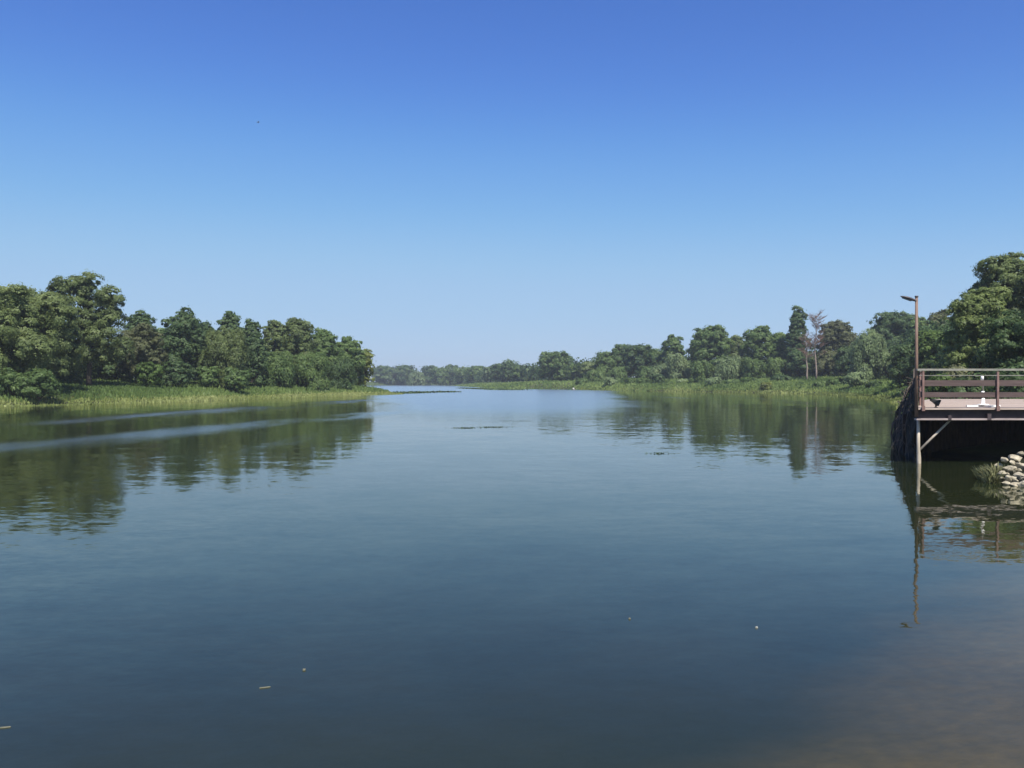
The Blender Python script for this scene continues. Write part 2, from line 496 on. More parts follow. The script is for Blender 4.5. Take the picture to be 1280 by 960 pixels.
def trunk_mesh(lobes, H, rng, radius, lean=0.0):
    b = MB()
    top = .72 * H
    pts = [Vector((lean * H * (t ** 1.5) + (0 if t == 0 else rng.normal(0, .012) * H), (0 if t == 0 else rng.normal(0, .012) * H), -.35 + t * (top + .35))) for t in np.linspace(0, 1, 6)]
    b.tube(pts, [radius * (1.25 if i == 0 else 1 - .14 * i) for i in range(6)], 7)
    for lb in list(lobes)[1:9]:
        e = Vector(lb[:3]); t = min(.75, max(.2, e.z / H * .62))
        i = t * 5; k = int(i); s = pts[k].lerp(pts[min(k + 1, 5)], i - k)
        mid = s.lerp(e, .5) + Vector((0, 0, .04 * H))
        b.tube([s, mid, e], [radius * .42, radius * .28, radius * .10], 5)
    return b


SEEDS = {}
def plant(name, cat, px, top, hw, Y, kind, mat, label, group=None, lobes=None, rseed=None, trunk_r=None, lean=0.0, clump=None, cover=5.0):
    X = wx(px, Y); g = gz1(X, Y)
    g = max(g, 0.0)
    H = wz(top, Y) - g
    hwm = hw / F * Y
    key = int(px * 7 + top * 13 + Y * 3) if rseed is None else rseed
    rng = np.random.default_rng(key & 0xffff)
    if lobes is None: lobes = auto_lobes(kind, H, hwm, rng)
    L = max(.20, Y / 852 * 2.4)
    droop = .62 if kind == 'willow' else 0.0
    root = empty(name, (X, Y, g))
    tag(root, label, cat, group)
    cl = clump or max(.42, min(hwm * .13, 1.0), L * 1.25)
    link('crown' if kind != 'shrub' else 'foliage', crown_mesh(name + '_leaves', lobes, L, rng, mat, clump=cl, droop=droop, wl=.42 if droop else .62, cover=cover), None, root)
    trunk_mesh(lobes, H, rng, trunk_r or max(.10, min(.42, H * .022)), lean).build('trunk' if kind != 'shrub' else 'stem', BARK, root, True)
    return root


def pxlobes(px, Y, base, rows):
    """crown lobes given as (photo x, photo y, half width, half height, depth offset in metres)"""
    k = Y / F; X0 = wx(px, Y)
    return [(wx(a, Y) - X0, dy, wz(b, Y) - base, c * k, c * k * .95, d * k) for a, b, c, d, dy in rows]


build_ground()
build_water()

# ------------------------------------------------------------------ trees: left bank
LB = 'trees along the grassy left bank'
plant('broadleaf_tree', 'tree', 12, 361, 74, 93, 'broad', 'olive', 'broad bushy tree cut by the left photo edge, foliage down to the grass', LB)
plant('shrub', 'shrub', 50, 452, 24, 88, 'shrub', 'mid', 'rounded low shrub at the foot of the broad tree by the left photo edge', 'shrubs on the left bank')
plant('shrub', 'shrub', 14, 462, 24, 88, 'shrub', 'mid', 'leafy shrub under the broad tree, touching the left photo edge', 'shrubs on the left bank')
Y = 107; g = gz1(wx(112, Y), Y)
plant('poplar_tree', 'tree', 112, 346, 45, Y, 'round', 'olive', 'tallest left bank tree, with tiered lobes rising above its neighbours', LB, trunk_r=.36,
      lobes=pxlobes(112, Y, g, [(106, 425, 26, 34, 1), (92, 359, 22, 11, 0), (104, 370, 13, 11, .6), (122, 378, 12, 10, .8), (78, 368, 12, 8, -1), (108, 353, 14, 9, .5), (136, 372, 15, 10, 0), (147, 379, 9, 7, -.6),
                                (92, 388, 23, 13, -1.2), (80, 402, 16, 15, -1.4), (123, 390, 20, 12, .4), (112, 405, 22, 12, -.5), (138, 402, 16, 13, 0), (90, 425, 18, 14, -1.6),
                                (132, 425, 20, 14, -1.2), (120, 446, 22, 14, -.4), (96, 450, 15, 16, .6), (146, 440, 14, 18, .8), (84, 455, 12, 16, .4)]))
plant('broadleaf_tree', 'tree', 176, 390, 22, 130, 'round', 'dark', 'dark round treetop peeping up just right of the tallest tiered tree', LB)
plant('broadleaf_tree', 'tree', 176, 407, 27, 117, 'broad', 'brown', 'brownish green tree standing behind the bright green bush', LB)
plant('shrub', 'shrub', 185, 450, 19, 111, 'shrub', 'bright', 'bright yellow green bush alone at the grass edge of the left bank', 'shrubs on the left bank')
plant('broadleaf_tree', 'tree', 228, 387, 28, 127, 'round', 'dark', 'dark blue green tree with pointed top, right of the bright green bush', LB)
plant('shrub', 'shrub', 222, 444, 22, 119, 'shrub', 'dark', 'dark low shrub at the foot of the dark pointed tree', 'shrubs on the left bank')
plant('willow_tree', 'tree', 281, 402, 32, 125, 'willow', 'olive', 'sunlit rounded willow with drooping foliage in the middle of the left bank', LB)
plant('broadleaf_tree', 'tree', 287, 389, 17, 143, 'round', 'dark', 'dark knobbed treetop rising behind the sunlit rounded willow', LB)
plant('broadleaf_tree', 'tree', 314, 400, 16, 146, 'round', 'dark', 'lower dark treetop just right of the knobbed one behind the willow', LB)
plant('broadleaf_tree', 'tree', 319, 417, 15, 133, 'round', 'dark', 'narrow dark tree closing the right side of the sunlit rounded willow', LB)
plant('shrub', 'shrub', 296, 453, 18, 121, 'shrub', 'mid', 'rounded bush in front of the sunlit willow at the grass edge', 'shrubs on the left bank')
plant('shrub', 'shrub', 262, 455, 15, 121, 'shrub', 'mid', 'smaller grey green bush left of the rounded bush before the willow', 'shrubs on the left bank')
plant('broadleaf_tree', 'tree', 344, 401, 22, 148, 'round', 'olive', 'olive round topped tree right of the gap after the sunlit willow', LB)
plant('broadleaf_tree', 'tree', 372, 399, 23, 151, 'round', 'olive', 'highest rounded crown in the right half of the left bank trees', LB)
plant('broadleaf_tree', 'tree', 405, 412, 20, 158, 'round', 'mid', 'third treetop from the right end of the left bank', LB)
plant('broadleaf_tree', 'tree', 437, 422, 20, 168, 'round', 'mid', 'tree with small square top just before the end of the left bank', LB)
plant('broadleaf_tree', 'tree', 457, 439, 12, 170, 'slim', 'yellow', 'yellowish sunlit tree at the very end of the left bank', LB)
plant('willow_tree', 'tree', 345, 437, 24, 139, 'willow', 'mid', 'low drooping willow in front of the olive round topped tree', LB)
plant('willow_tree', 'tree', 388, 438, 25, 146, 'willow', 'mid', 'low willow with a yellowish patch below the highest rounded crown', LB)
plant('willow_tree', 'tree', 425, 445, 22, 156, 'willow', 'dark', 'low grey green willow in front of the square topped tree', LB)
plant('broadleaf_tree', 'tree', 145, 430, 24, 122, 'round', 'dark', 'dark shaded tree in the hollow right of the tallest tiered tree', LB)
plant('broadleaf_tree', 'tree', 66, 400, 30, 112, 'round', 'mid', 'tree filling the gap between the broad edge tree and the tallest tiered tree', LB)
plant('broadleaf_tree', 'tree', 206, 412, 24, 136, 'round', 'mid', 'tree half hidden between the brownish tree and the dark pointed tree', LB)
plant('broadleaf_tree', 'tree', 252, 404, 22, 140, 'round', 'dark', 'dark treetop between the pointed tree and the sunlit willow', LB)

# ------------------------------------------------------------------ far end of the river
FT = 'trees at the far end of the river'
far = [
    (481, 460, 14, 690, 'broad', 'dark', 'hazy dark tree right beside the end of the left bank, far away'),
    (505, 459, 13, 690, 'broad', 'dark', 'hazy rounded tree second in the far row after the left bank end'),
    (520, 464, 11, 640, 'willow', 'pale', 'pale rounded willow low in the far row of trees'),
    (538, 460, 11, 660, 'round', 'dark', 'dark little tree right of the pale far willow'),
    (551, 462, 10, 630, 'round', 'mid', 'mid green far tree between two darker ones above the water gap'),
    (564, 458, 11, 640, 'round', 'dark', 'pointed dark tree, highest in the far row over the open channel'),
    (580, 461, 11, 600, 'round', 'mid', 'small far tree just right of the pointed dark one'),
    (596, 459, 13, 560, 'round', 'mid', 'rounded far tree above the start of the right hand reeds'),
    (613, 461, 10, 500, 'round', 'pale', 'pale far tree left of the domed tree pair'),
    (624, 456, 11, 450, 'round', 'dark', 'left half of the domed dark tree pair in the far row'),
    (637, 453, 11, 440, 'round', 'dark', 'higher right half of the domed dark tree pair in the far row'),
    (651, 459, 11, 420, 'round', 'mid', 'low green tree between the domed pair and the big round tree'),
    (666, 459, 11, 400, 'willow', 'pale', 'pale bushy willow touching the left side of the big round far tree'),
    (694, 441, 21, 350, 'broad', 'mid', 'big round crowned tree standing out above the middle of the far bank'),
    (720, 457, 12, 335, 'round', 'mid', 'low tree in the dip right of the big round far tree'),
    (736, 454, 11, 315, 'round', 'olive', 'olive stepped tree where the right bank treeline starts to climb'),
    (757, 442, 14, 305, 'round', 'mid', 'tree on the climbing treeline left of the small dome'),
    (776, 432, 13, 305, 'round', 'mid', 'small domed treetop left of the wide dark tree on the right bank'),
    (800, 432, 19, 288, 'broad', 'dark', 'wide dark green tree on the right bank with a flat top'),
    (823, 438, 14, 282, 'round', 'mid', 'tree tucked behind between the wide dark tree and the vase shaped tree'),
    (842, 420, 14, 275, 'round', 'mid', 'vase shaped tree rising alone above the right bank treeline'),
    (848, 442, 17, 256, 'willow', 'pale', 'pale grey willow below the vase shaped tree'),
    (828, 455, 14, 262, 'willow', 'pale', 'lower pale willow left of the one below the vase shaped tree'),
    (810, 460, 12, 266, 'shrub', 'mid', 'low green bush under the wide dark tree'),
    (745, 462, 12, 290, 'willow', 'mid', 'grey green willow at the foot of the climbing treeline'),
    (772, 458, 13, 282, 'willow', 'mid', 'drooping grey willow below the small domed treetop'),
]
for a in far:
    plant('willow_tree' if a[4] == 'willow' else 'shrub' if a[4] == 'shrub' else 'broadleaf_tree', 'shrub' if a[4] == 'shrub' else 'tree', *a, group=FT, clump=max(1.1, a[3] / 852 * 3.2))

# ------------------------------------------------------------------ right bank
RB = 'trees along the right bank'
right = [
    (872, 420, 13, 258, 'round', 'dark', 'shaded dark tree at the left edge of the big twin topped tree'),
    (889, 409, 24, 242, 'broad', 'mid', 'big twin topped tree at the start of the tall right bank wood'),
    (921, 421, 15, 247, 'round', 'olive', 'tree in the dip right of the big twin topped tree'),
    (950, 409, 21, 238, 'broad', 'mid', 'tree with ragged upright tufts left of the tall narrow spire'),
    (975, 417, 13, 236, 'round', 'mid', 'tree leaning against the left side of the tall narrow spire'),
    (998, 384, 15, 228, 'spire', 'dark', 'tall narrow dark tree like a spire, highest in the middle of the right bank'),
    (1047, 403, 24, 222, 'broad', 'brown', 'brownish dark tree behind the two bare trunks'),
    (1086, 408, 24, 176, 'willow', 'pale', 'pale silvery willow standing forward of the right bank wood'),
    (1118, 391, 30, 205, 'broad', 'dark', 'dark high crown behind the pale silvery willow'),
    (1150, 398, 20, 190, 'round', 'mid', 'treetop cut by the lamp pole'),
    (1178, 389, 22, 150, 'round', 'brown', 'brown green treetop between the lamp pole and the light willow'),
    (1168, 414, 26, 112, 'broad', 'bright', 'fresh green tree behind the pier railing, right of the lamp pole'),
    (1135, 432, 22, 128, 'round', 'dark', 'dark shaded tree just left of the lamp pole'),
    (1226, 361, 44, 68, 'broad', 'light', 'large light green tree behind the pier, brightest crown on the right bank'),
    (1272, 318, 54, 84, 'broad', 'olive', 'tallest tree on the right bank, cut by the right photo edge'),
    (1276, 392, 44, 55, 'broad', 'dark', 'dark shaded tree behind the pier at the right photo edge'),
    (910, 446, 20, 226, 'willow', 'pale', 'lower grey willow in front of the big twin topped tree'),
    (878, 450, 15, 228, 'willow', 'mid', 'low willow beside the dark hollow left of the twin topped tree'),
    (942, 448, 19, 222, 'willow', 'mid', 'lower grey green willow under the tree with ragged tufts'),
    (972, 446, 16, 221, 'willow', 'mid', 'small willow at the foot of the spire on its left'),
    (1000, 440, 17, 216, 'round', 'dark', 'dark tree at the foot of the spire behind the bare trunks'),
    (1036, 440, 20, 214, 'round', 'brown', 'brown tinged tree filling behind the paler bare trunk'),
    (1058, 436, 16, 205, 'round', 'dark', 'dark tree between the bare trunks and the silvery willow'),
    (1112, 436, 20, 180, 'round', 'dark', 'dark shaded tree at the right side of the silvery willow'),
]
for a in right:
    plant('willow_tree' if a[4] == 'willow' else 'spire_tree' if a[4] == 'spire' else 'broadleaf_tree', 'tree', *a, group=RB)
for a in [
    (1068, 462, 13, 164, 'shrub', 'pale', 'grey bush leaning out below the silvery willow'),
    (763, 473, 6, 258, 'shrub', 'pale', 'tiny pale round bush by the water on the far right bank'),
    (823, 468, 8, 246, 'shrub', 'dark', 'small dark bush standing out of the reeds left of the tall wood'),
    (976, 470, 14, 205, 'shrub', 'dark', 'dark flat bush in the grass below the spire'),
    (1026, 478, 10, 182, 'shrub', 'mid', 'little bush in the grass below the bare trunks'),
    (1123, 474, 10, 128, 'shrub', 'bright', 'bright bush on the grassy slope left of the pier'),
    (1137, 483, 9, 98, 'shrub', 'mid', 'small bush right beside the dark net of the pier'),
    (915, 476, 12, 212, 'shrub', 'mid', 'low bush at the upper grass edge below the twin topped tree'),
    (892, 474, 9, 214, 'shrub', 'pale', 'pale little bush in the grass below the left half of the twin topped tree'),
    (938, 474, 11, 208, 'shrub', 'bright', 'light green bush in the grass below the tree with ragged tufts'),
    (958, 480, 7, 194, 'shrub', 'yellow', 'tiny yellow green bush at the waterline below the spire'),
    (1046, 474, 12, 180, 'shrub', 'mid', 'round bush right of the bare trunks at the grass edge'),
    (1092, 478, 9, 150, 'shrub', 'dark', 'dark bush in the grass below the silvery willow, near the water'),
    (1006, 482, 6, 191, 'shrub', 'dark', 'tiny dark bush at the waterline below the bare trunks'),
    (786, 474, 9, 256, 'shrub', 'bright', 'light green mound of leaves at the waterline below the wide dark tree'),
    (805, 475, 8, 252, 'shrub', 'bright', 'second light green mound right of the one below the wide dark tree'),
    (853, 476, 8, 238, 'shrub', 'pale', 'pale bush in the reeds below the vase shaped tree'),
    (728, 475, 8, 278, 'shrub', 'mid', 'low bush in the far reeds behind the white boat, to its right'),
    (1196, 446, 16, 62, 'shrub', 'dry', 'yellowish bush seen just above the pier railing'),
    (1212, 456, 22, 48, 'shrub', 'dark', 'dark bush behind the pier railing in the shade'),
    (1176, 458, 16, 56, 'shrub', 'bright', 'green bush behind the left end of the pier railing'),
    (1262, 450, 26, 46, 'shrub', 'dark', 'dark bush behind the right part of the pier railing'),
]:
    plant('shrub', 'shrub', *a, group='shrubs on the right bank')
# out of the frame on the right: their shade falls on the dark trees behind the pier
plant('broadleaf_tree', 'tree', 1420, 250, 95, 52, 'broad', 'mid', 'tall tree outside the right photo edge, shading the trees behind the pier', RB)
plant('broadleaf_tree', 'tree', 1390, 330, 70, 66, 'broad', 'mid', 'second tree outside the right photo edge, beyond the tall shading one', RB)


def dead_tree(px, top, base, Y, seed, label, n, lean):
    X = wx(px, Y); g = gz1(X, Y); H = wz(top, Y) - g
    rng = np.random.default_rng(seed)
    root = empty('dead_tree', (X, Y, g)); tag(root, label, 'dead tree', 'bare trunks on the right bank')
    pts = [Vector((lean * H * t + rng.normal(0, .008) * H * (t > 0), rng.normal(0, .01) * H * (t > 0), -.3 + t * H * .95)) for t in np.linspace(0, 1, 8)]
    rad = [max(.04, .24 * (1 - .11 * i)) for i in range(8)]
    MB().tube(pts, rad, 7).build('trunk', DEADWOOD, root, True)
    b = MB(); tw = MB()
    for k in range(n):
        t = rng.uniform(.35, .98); i = t * 7; j = min(6, int(i)); s = pts[j].lerp(pts[j + 1], i - j)
        a = rng.uniform(0, 6.283); ln = H * rng.uniform(.12, .22) * (1.2 - t * .5)
        d = Vector((math.cos(a), math.sin(a), rng.uniform(.4, 1.1))).normalized()
        e = s + d * ln; m = s.lerp(e, .5) + Vector((0, 0, -.04 * ln))
        b.tube([s, m, e], [.048, .034, .020], 5)
        for _ in range(26):
            q = s.lerp(e, rng.uniform(.35, 1)); a2 = rng.uniform(0, 6.283)
            d2 = Vector((math.cos(a2), math.sin(a2), rng.uniform(.2, 1.2))).normalized() * ln * rng.uniform(.25, .5)
            tw.tube([q, q + d2 * .55 + Vector((0, 0, .05)), q + d2], [.024, .018, .010], 4)
    b.build('bare_branches', DEADWOOD, root, True)
    tw.build('twig_sprays', TWIG, root)


dead_tree(1020, 388, 469, 204, 3, 'pale bare trunk with dry reddish twigs, taller of two dead trees', 34, .0)
dead_tree(1009, 412, 469, 203, 5, 'thinner bare trunk left of the taller dead tree, below the spire', 24, -.03)

# ------------------------------------------------------------------ understorey (uncountable) behind the front trees
def undergrowth(name, band, n, L, hmax, mat, seed, cl=2.0):
    """band: list of (px, Y) along which a mass of leafy understorey stands"""
    rng = np.random.default_rng(seed)
    pts = np.array([(wx(p, Y), Y) for p, Y in band])
    seg = np.linalg.norm(np.diff(pts, axis=0), axis=1); cum = np.concatenate([[0], np.cumsum(seg)])
    nc = int(cum[-1] / (cl * .42))
    u = rng.uniform(0, cum[-1], nc)
    cx = np.interp(u, cum, pts[:, 0]) + rng.normal(0, 1.3, nc); cy = np.interp(u, cum, pts[:, 1]) + rng.normal(0, 2.0, nc)
    g = np.maximum(gz(cx, cy), 0)
    hz = hmax * rng.uniform(.03, 1, nc) ** 1.2
    ct = rng.normal(0, .12, nc)
    i = rng.integers(0, nc, n)
    d = rnd_dir(rng, n); off = d * (cl * rng.uniform(.5, 1.1, n))[:, None]
    P = np.column_stack([cx[i], cy[i], g[i] + hz[i]]) + off
    P[:, 2] = np.maximum(P[:, 2], g[i] + .05)
    me = np_mesh(name, leaf_quads(P, nrm(d + .6 * rnd_dir(rng, n)), L, L * .62, rng), 4, np.clip(.42 + ct[i] + rng.normal(0, .15, n), 0, 1))
    me.materials.append(LEAF[mat])
    tag(link(name, me), 'shaded leafy undergrowth filling between the tree trunks', 'undergrowth', kind='stuff')


undergrowth('undergrowth', [(-120, 100), (0, 108), (100, 120), (200, 138), (300, 150), (400, 172), (452, 182)], 60000, .42, 6.5, 'dark', 1)
undergrowth('undergrowth', [(-120, 125), (60, 128), (150, 142), (250, 160), (330, 172), (400, 185)], 30000, .5, 5.0, 'dark', 4, 2.2)
undergrowth('undergrowth', [(860, 290), (930, 272), (1000, 258), (1060, 245), (1110, 228), (1160, 195), (1200, 150)], 26000, .8, 5.5, 'dark', 5, 2.4)
undergrowth('undergrowth', [(690, 400), (740, 350), (790, 318), (830, 300), (870, 290)], 12000, 1.2, 6.0, 'dark', 6, 2.6)
undergrowth('undergrowth', [(470, 720), (560, 670), (620, 500), (680, 380), (740, 325), (800, 300), (860, 272)], 14000, 1.5, 7.0, 'dark', 2, 3.0)
undergrowth('undergrowth', [(860, 268), (930, 254), (1000, 240), (1060, 225), (1110, 205), (1150, 165), (1180, 125), (1230, 92), (1330, 75)], 46000, .62, 7.5, 'dark', 3)

# ------------------------------------------------------------------ grass and reeds on the banks (uncountable)
def blades(name, boxes, n, s0, s1, h0, h1, w, mat, label, cat, seed, lean=.25, t0=.5, sdpow=1.0, patch=True):
    rng = np.random.default_rng(seed)
    P = []; got = 0
    while got < n:
        x0, x1, y0, y1 = boxes[rng.integers(0, len(boxes))] if False else boxes[0]
        m = 60000
        k = rng.integers(0, len(boxes), m); bx = np.array(boxes)[k]
        # areas sampled evenly in the picture rather than on the ground: nearer banks get more blades
        y = bx[:, 2] + (bx[:, 3] - bx[:, 2]) * rng.uniform(0, 1, m); x = bx[:, 0] + (bx[:, 1] - bx[:, 0]) * rng.uniform(0, 1, m)
        s = shore(x, y)
        ok = (s > s0) & (s < s1)
        if patch:
            ok &= (np.sin(x * .37 + 1.3 * np.sin(y * .11)) * np.sin(y * .23 + x * .08) > rng.uniform(-1.6, .4, m))
        q = np.column_stack([x, y, s])[ok]; P.append(q); got += len(q)
    P = np.concatenate(P)[:n]; n = len(P)
    z = np.maximum(gz(P[:, 0], P[:, 1], P[:, 2]), -.12)
    tone = .22 * np.sin(P[:, 0] * .31 + 2 * np.sin(P[:, 1] * .07)) + .12 * np.sin(P[:, 1] * .19 + P[:, 0] * .5)
    h = rng.uniform(h0, h1, n) * (1 + .8 * tone) * np.where(rng.random(n) < .03, 1.5, 1)
    a = rng.uniform(0, 6.283, n); la = rng.uniform(0, 6.283, n); ll = np.abs(rng.normal(0, lean, n)) * h
    sc = np.clip(P[:, 1] / 90, .35, 4)
    ww = w * rng.uniform(.6, 1.4, n) * sc
    base = np.column_stack([P[:, 0], P[:, 1], z])
    dx = np.column_stack([np.cos(a) * ww / 2, np.sin(a) * ww / 2, np.zeros(n)])
    tip = base + np.column_stack([np.cos(la) * ll, np.sin(la) * ll, h])
    mid = base * .5 + tip * .5 + np.column_stack([np.zeros(n), np.zeros(n), h * .08])
    v = np.stack([base - dx * .7, base + dx * .7, mid + dx, tip + dx * .15, tip - dx * .15, mid - dx], 1)
    me = np_mesh(name, v.reshape(-1, 3), 6, np.clip(t0 + tone + rng.normal(0, .16, n), 0, 1))
    me.materials.append(LEAF[mat])
    tag(link(name, me), label, cat, kind='stuff')


LBX = [(-100, -40, 60, 110), (-70, -28, 100, 150), (-60, -20, 140, 195)]
RBX = [(36, 110, 70, 150), (48, 120, 120, 210), (20, 110, 190, 300)]
blades('bank_grass', LBX, 90000, .8, 22, .18, .55, .12, 'grass', 'green grass covering the left bank below the trees', 'grass', 11, t0=.40)
blades('sedge', LBX, 30000, -2.0, 1.8, .10, .36, .14, 'sedge', 'light yellow green sedge along the waterline of the left bank', 'sedge', 12, t0=.55, patch=False)
blades('bank_grass', RBX, 80000, .6, 34, .2, .62, .15, 'grass', 'green grass on the sloping right bank', 'grass', 13, t0=.58)
blades('sedge', RBX, 16000, -2.0, 2.2, .10, .42, .15, 'sedge', 'pale sedge along the waterline of the right bank', 'sedge', 14, t0=.45)
blades('far_bank_grass', [(-20, 60, 230, 420), (-60, 10, 380, 640), (-140, -30, 560, 740)], 22000, -3, 18, .25, .75, .14, 'grass', 'green strip of grass and reeds along the far bank', 'grass', 15, t0=.55)
blades('bank_grass', [(13.2, 30, 21, 24.2), (15, 48, 30, 72), (26, 70, 45, 95)], 26000, 1.0, 24, .25, .8, .07, 'grass', 'grass on the bank around and behind the pier', 'grass', 16)
blades('bank_grass', [(5, 14, 2, 20), (-14, 6, -8, 3)], 12000, .5, 6, .12, .45, .045, 'grass', 'grass on the near bank at the photographer\'s feet', 'grass', 17)


# low mat of water plants off the tip of the left bank
def plant_mat(name, band, n, w, L, h, label, seed):
    rng = np.random.default_rng(seed)
    pts = np.array([(wx(p, Y), Y) for p, Y in band]); t = rng.uniform(0, 1, n) * (len(pts) - 1)
    i = np.minimum(t.astype(int), len(pts) - 2); f = (t - i)[:, None]
    p = pts[i] * (1 - f) + pts[i + 1] * f + rng.normal(0, w, (n, 2)) * (1 - .6 * (t / (len(pts) - 1)))[:, None]
    P = np.column_stack([p, .02 + np.abs(rng.normal(0, h, n))])
    d = nrm(rnd_dir(rng, n) * .6 + np.array([0, 0, 1.0]))
    me = np_mesh(name, leaf_quads(P, d, L, L * .7, rng), 4, np.clip(.5 + rng.normal(0, .18, n), 0, 1))
    me.materials.append(LEAF['weed'])
    tag(link(name, me), label, 'water plants', kind='stuff')


plant_mat('water_plants', [(482, 178), (520, 196), (566, 206)], 5000, 2.6, .5, .10, 'low dark mat of water plants trailing off the left bank tip', 21)
plant_mat('water_plants', [(640, 262), (606, 300), (578, 340)], 3500, 2.6, .7, .12, 'low dark mat of water plants off the far right reeds', 22)

# ------------------------------------------------------------------ the pier
PY = 24.4
PK = F / PY
def X_(px): return (px - 640) / PK
def Z_(py): return H0 - (py - HY) / PK

WOOD_TOP = plain('weathered_pinkish_deck_wood', (.27, .215, .18), (.42, .345, .295), .8, 2.2, .25, stretch=(.5, 6, 6), bump=.3)
WOOD_RED = plain('red_brown_stained_board', (.055, .038, .036), (.105, .072, .066), .6, 2.0, .35, stretch=(.5, 5, 5), bump=.2)
STEEL_RED = plain('red_oxide_painted_steel', (.135, .078, .066), (.22, .138, .120), .55, 5, .4, bump=.15)
STEEL_DARK = plain('dark_shade_toned_steel', (.030, .022, .026), (.060, .045, .048), .6, 4, .35)  # dark steel, the shade on the beam web included in its colour
STEEL_PALE = plain('pinkish_sun_toned_flange', (.23, .19, .18), (.37, .31, .29), .6, 3, .35, stretch=(.6, 3, 3))  # same beam steel, toned pale for the sun on its lower flange
RAIL_GREY = plain('dull_grey_green_rail_paint', (.15, .15, .125), (.26, .25, .21), .5, 6, .45)
PIPE_PALE = plain('sun_bleached_steel_pipe', (.30, .26, .20), (.46, .40, .32), .6, 4, .35, stretch=(2, 2, .8), bump=.15)
NET = plain('black_net_cloth', (.012, .014, .014), (.034, .037, .036), .95, 5, .05, bump=.4)
BRANCH = plain('grey_brown_branch', (.075, .062, .052), (.15, .125, .105), .9, 5, .15)
WHITE = plain('white_plastic', (.74, .74, .72), (.84, .84, .82), .45, 6, .45)
BLACK = plain('black_plastic', (.010, .010, .011), (.022, .021, .022), .5, 6, .4)
GLASS = plain('lamp_glass', (.12, .12, .12), (.20, .20, .20), .15, 3, .6)
ALU = plain('dark_bronze_lamp_housing', (.045, .040, .045), (.075, .066, .070), .45, 8, .5)
POLE = plain('rusty_brown_pole_paint', (.12, .075, .056), (.22, .145, .108), .6, 6, .35, stretch=(2, 2, .6))
DARKWOOD = plain('old_dark_pile_wood', (.018, .014, .012), (.045, .035, .030), .9, 4, .15, stretch=(4, 4, .8))

x0, zt = X_(1147), Z_(510)
x1 = 25.0
pier = empty('wooden_pier', (x0, PY, 0)); tag(pier, 'wooden fishing pier with red brown railing standing in the water beside the bank', 'pier')
ox, oy = x0, PY
def PB(): return MB()
def rel(mb):
    mb.v = [(a - ox, b - oy, c) for a, b, c in mb.v]; return mb
LE = [(x0, PY - .05), (15.75, 33.0)]           # left edge of the deck runs back away from the water
def left_x(y): return LE[0][0] + (LE[1][0] - LE[0][0]) * (y - LE[0][1]) / (LE[1][1] - LE[0][1])
d = MB(); y = PY - .05
rr = random.Random(4)
while y < 37.5:
    dz = rr.uniform(-.004, .004)
    d.prism([(left_x(y) if y < 33 else 15.75 + (y - 33) * .6, y), (x1, y), (x1, y + .14), (left_x(y + .14) if y < 33 else 15.75 + (y - 33) * .6, y + .14)], zt - .045 + dz, zt + dz)
    y += .15
rel(d).build('deck', WOOD_TOP, pier)
b = MB()                                        # rolled steel edge channel: shade put into the web's colour, sunlight into the flange's
b.box(x0 + .02, x1, PY + .12, PY + .15, Z_(523.0), zt - .05)
rel(b).build('edge_beam', STEEL_DARK, pier)
b = MB().box(x0 - .02, x1, PY + .03, PY + .16, Z_(525.2), Z_(523.0) - .002)
rel(b).build('beam_flange', STEEL_PALE, pier)
b = MB()
for yy in (27.2, 30.2, 33.2): b.box(left_x(yy) + .1, x1, yy, yy + .16, Z_(524), zt - .05)
rel(b).build('cross_beam', STEEL_DARK, pier)
for xx in np.arange(x0 + 1.2, x1, 1.25):
    b = MB().box(xx, xx + .09, PY + .30, 33.0 if xx > 16 else PY + 2.4, Z_(522), zt - .05)
    rel(b).build('joist', STEEL_DARK, pier)
for px, top in ((1152, 462), (1245, 463), (1340, 463), (1436, 463), (1532, 463)):
    xx = X_(px)
    b = MB().box(xx - .028, xx + .028, PY - .11, PY - .045, Z_(513.5), Z_(top) - .035)
    b.box(xx - .045, xx + .045, PY - .125, PY - .112, Z_(513.5), Z_(507))
    rel(b).build('railing_post', STEEL_RED, pier)
rel(MB().box(x0 - .06, x1, PY - .12, PY - .05, Z_(463.4), Z_(460.9))).build('top_rail', RAIL_GREY, pier)
rel(MB().tube([(x0, PY - .09, Z_(469.6)), (x1, PY - .09, Z_(469.2))], .016, 6)).build('thin_rail', RAIL_GREY, pier, True)
for a, c in ((475.2, 482.6), (490.2, 496.6)):
    rel(MB().box(x0 + .02, x1, PY - .044, PY - .005, Z_(c), Z_(a))).build('rail_board', WOOD_RED, pier)
# railing along the slanting left edge
for t in (.3, .62, .97):
    yy = PY + t * 8.4; xx = left_x(yy) + .05
    rel(MB().box(xx - .03, xx + .03, yy - .03, yy + .03, zt - .3, zt + 1.05)).build('railing_post', STEEL_RED, pier)
for zz, hh in ((zt + 1.08, .06), (zt + .72, .15), (zt + .38, .15)):
    rel(MB().bar((left_x(PY + .2) + .07, PY + .2, zz), (left_x(32.8) + .05, 32.8, zz), .05, hh)).build('top_rail' if hh < .1 else 'rail_board', RAIL_GREY if hh < .1 else WOOD_RED, pier)
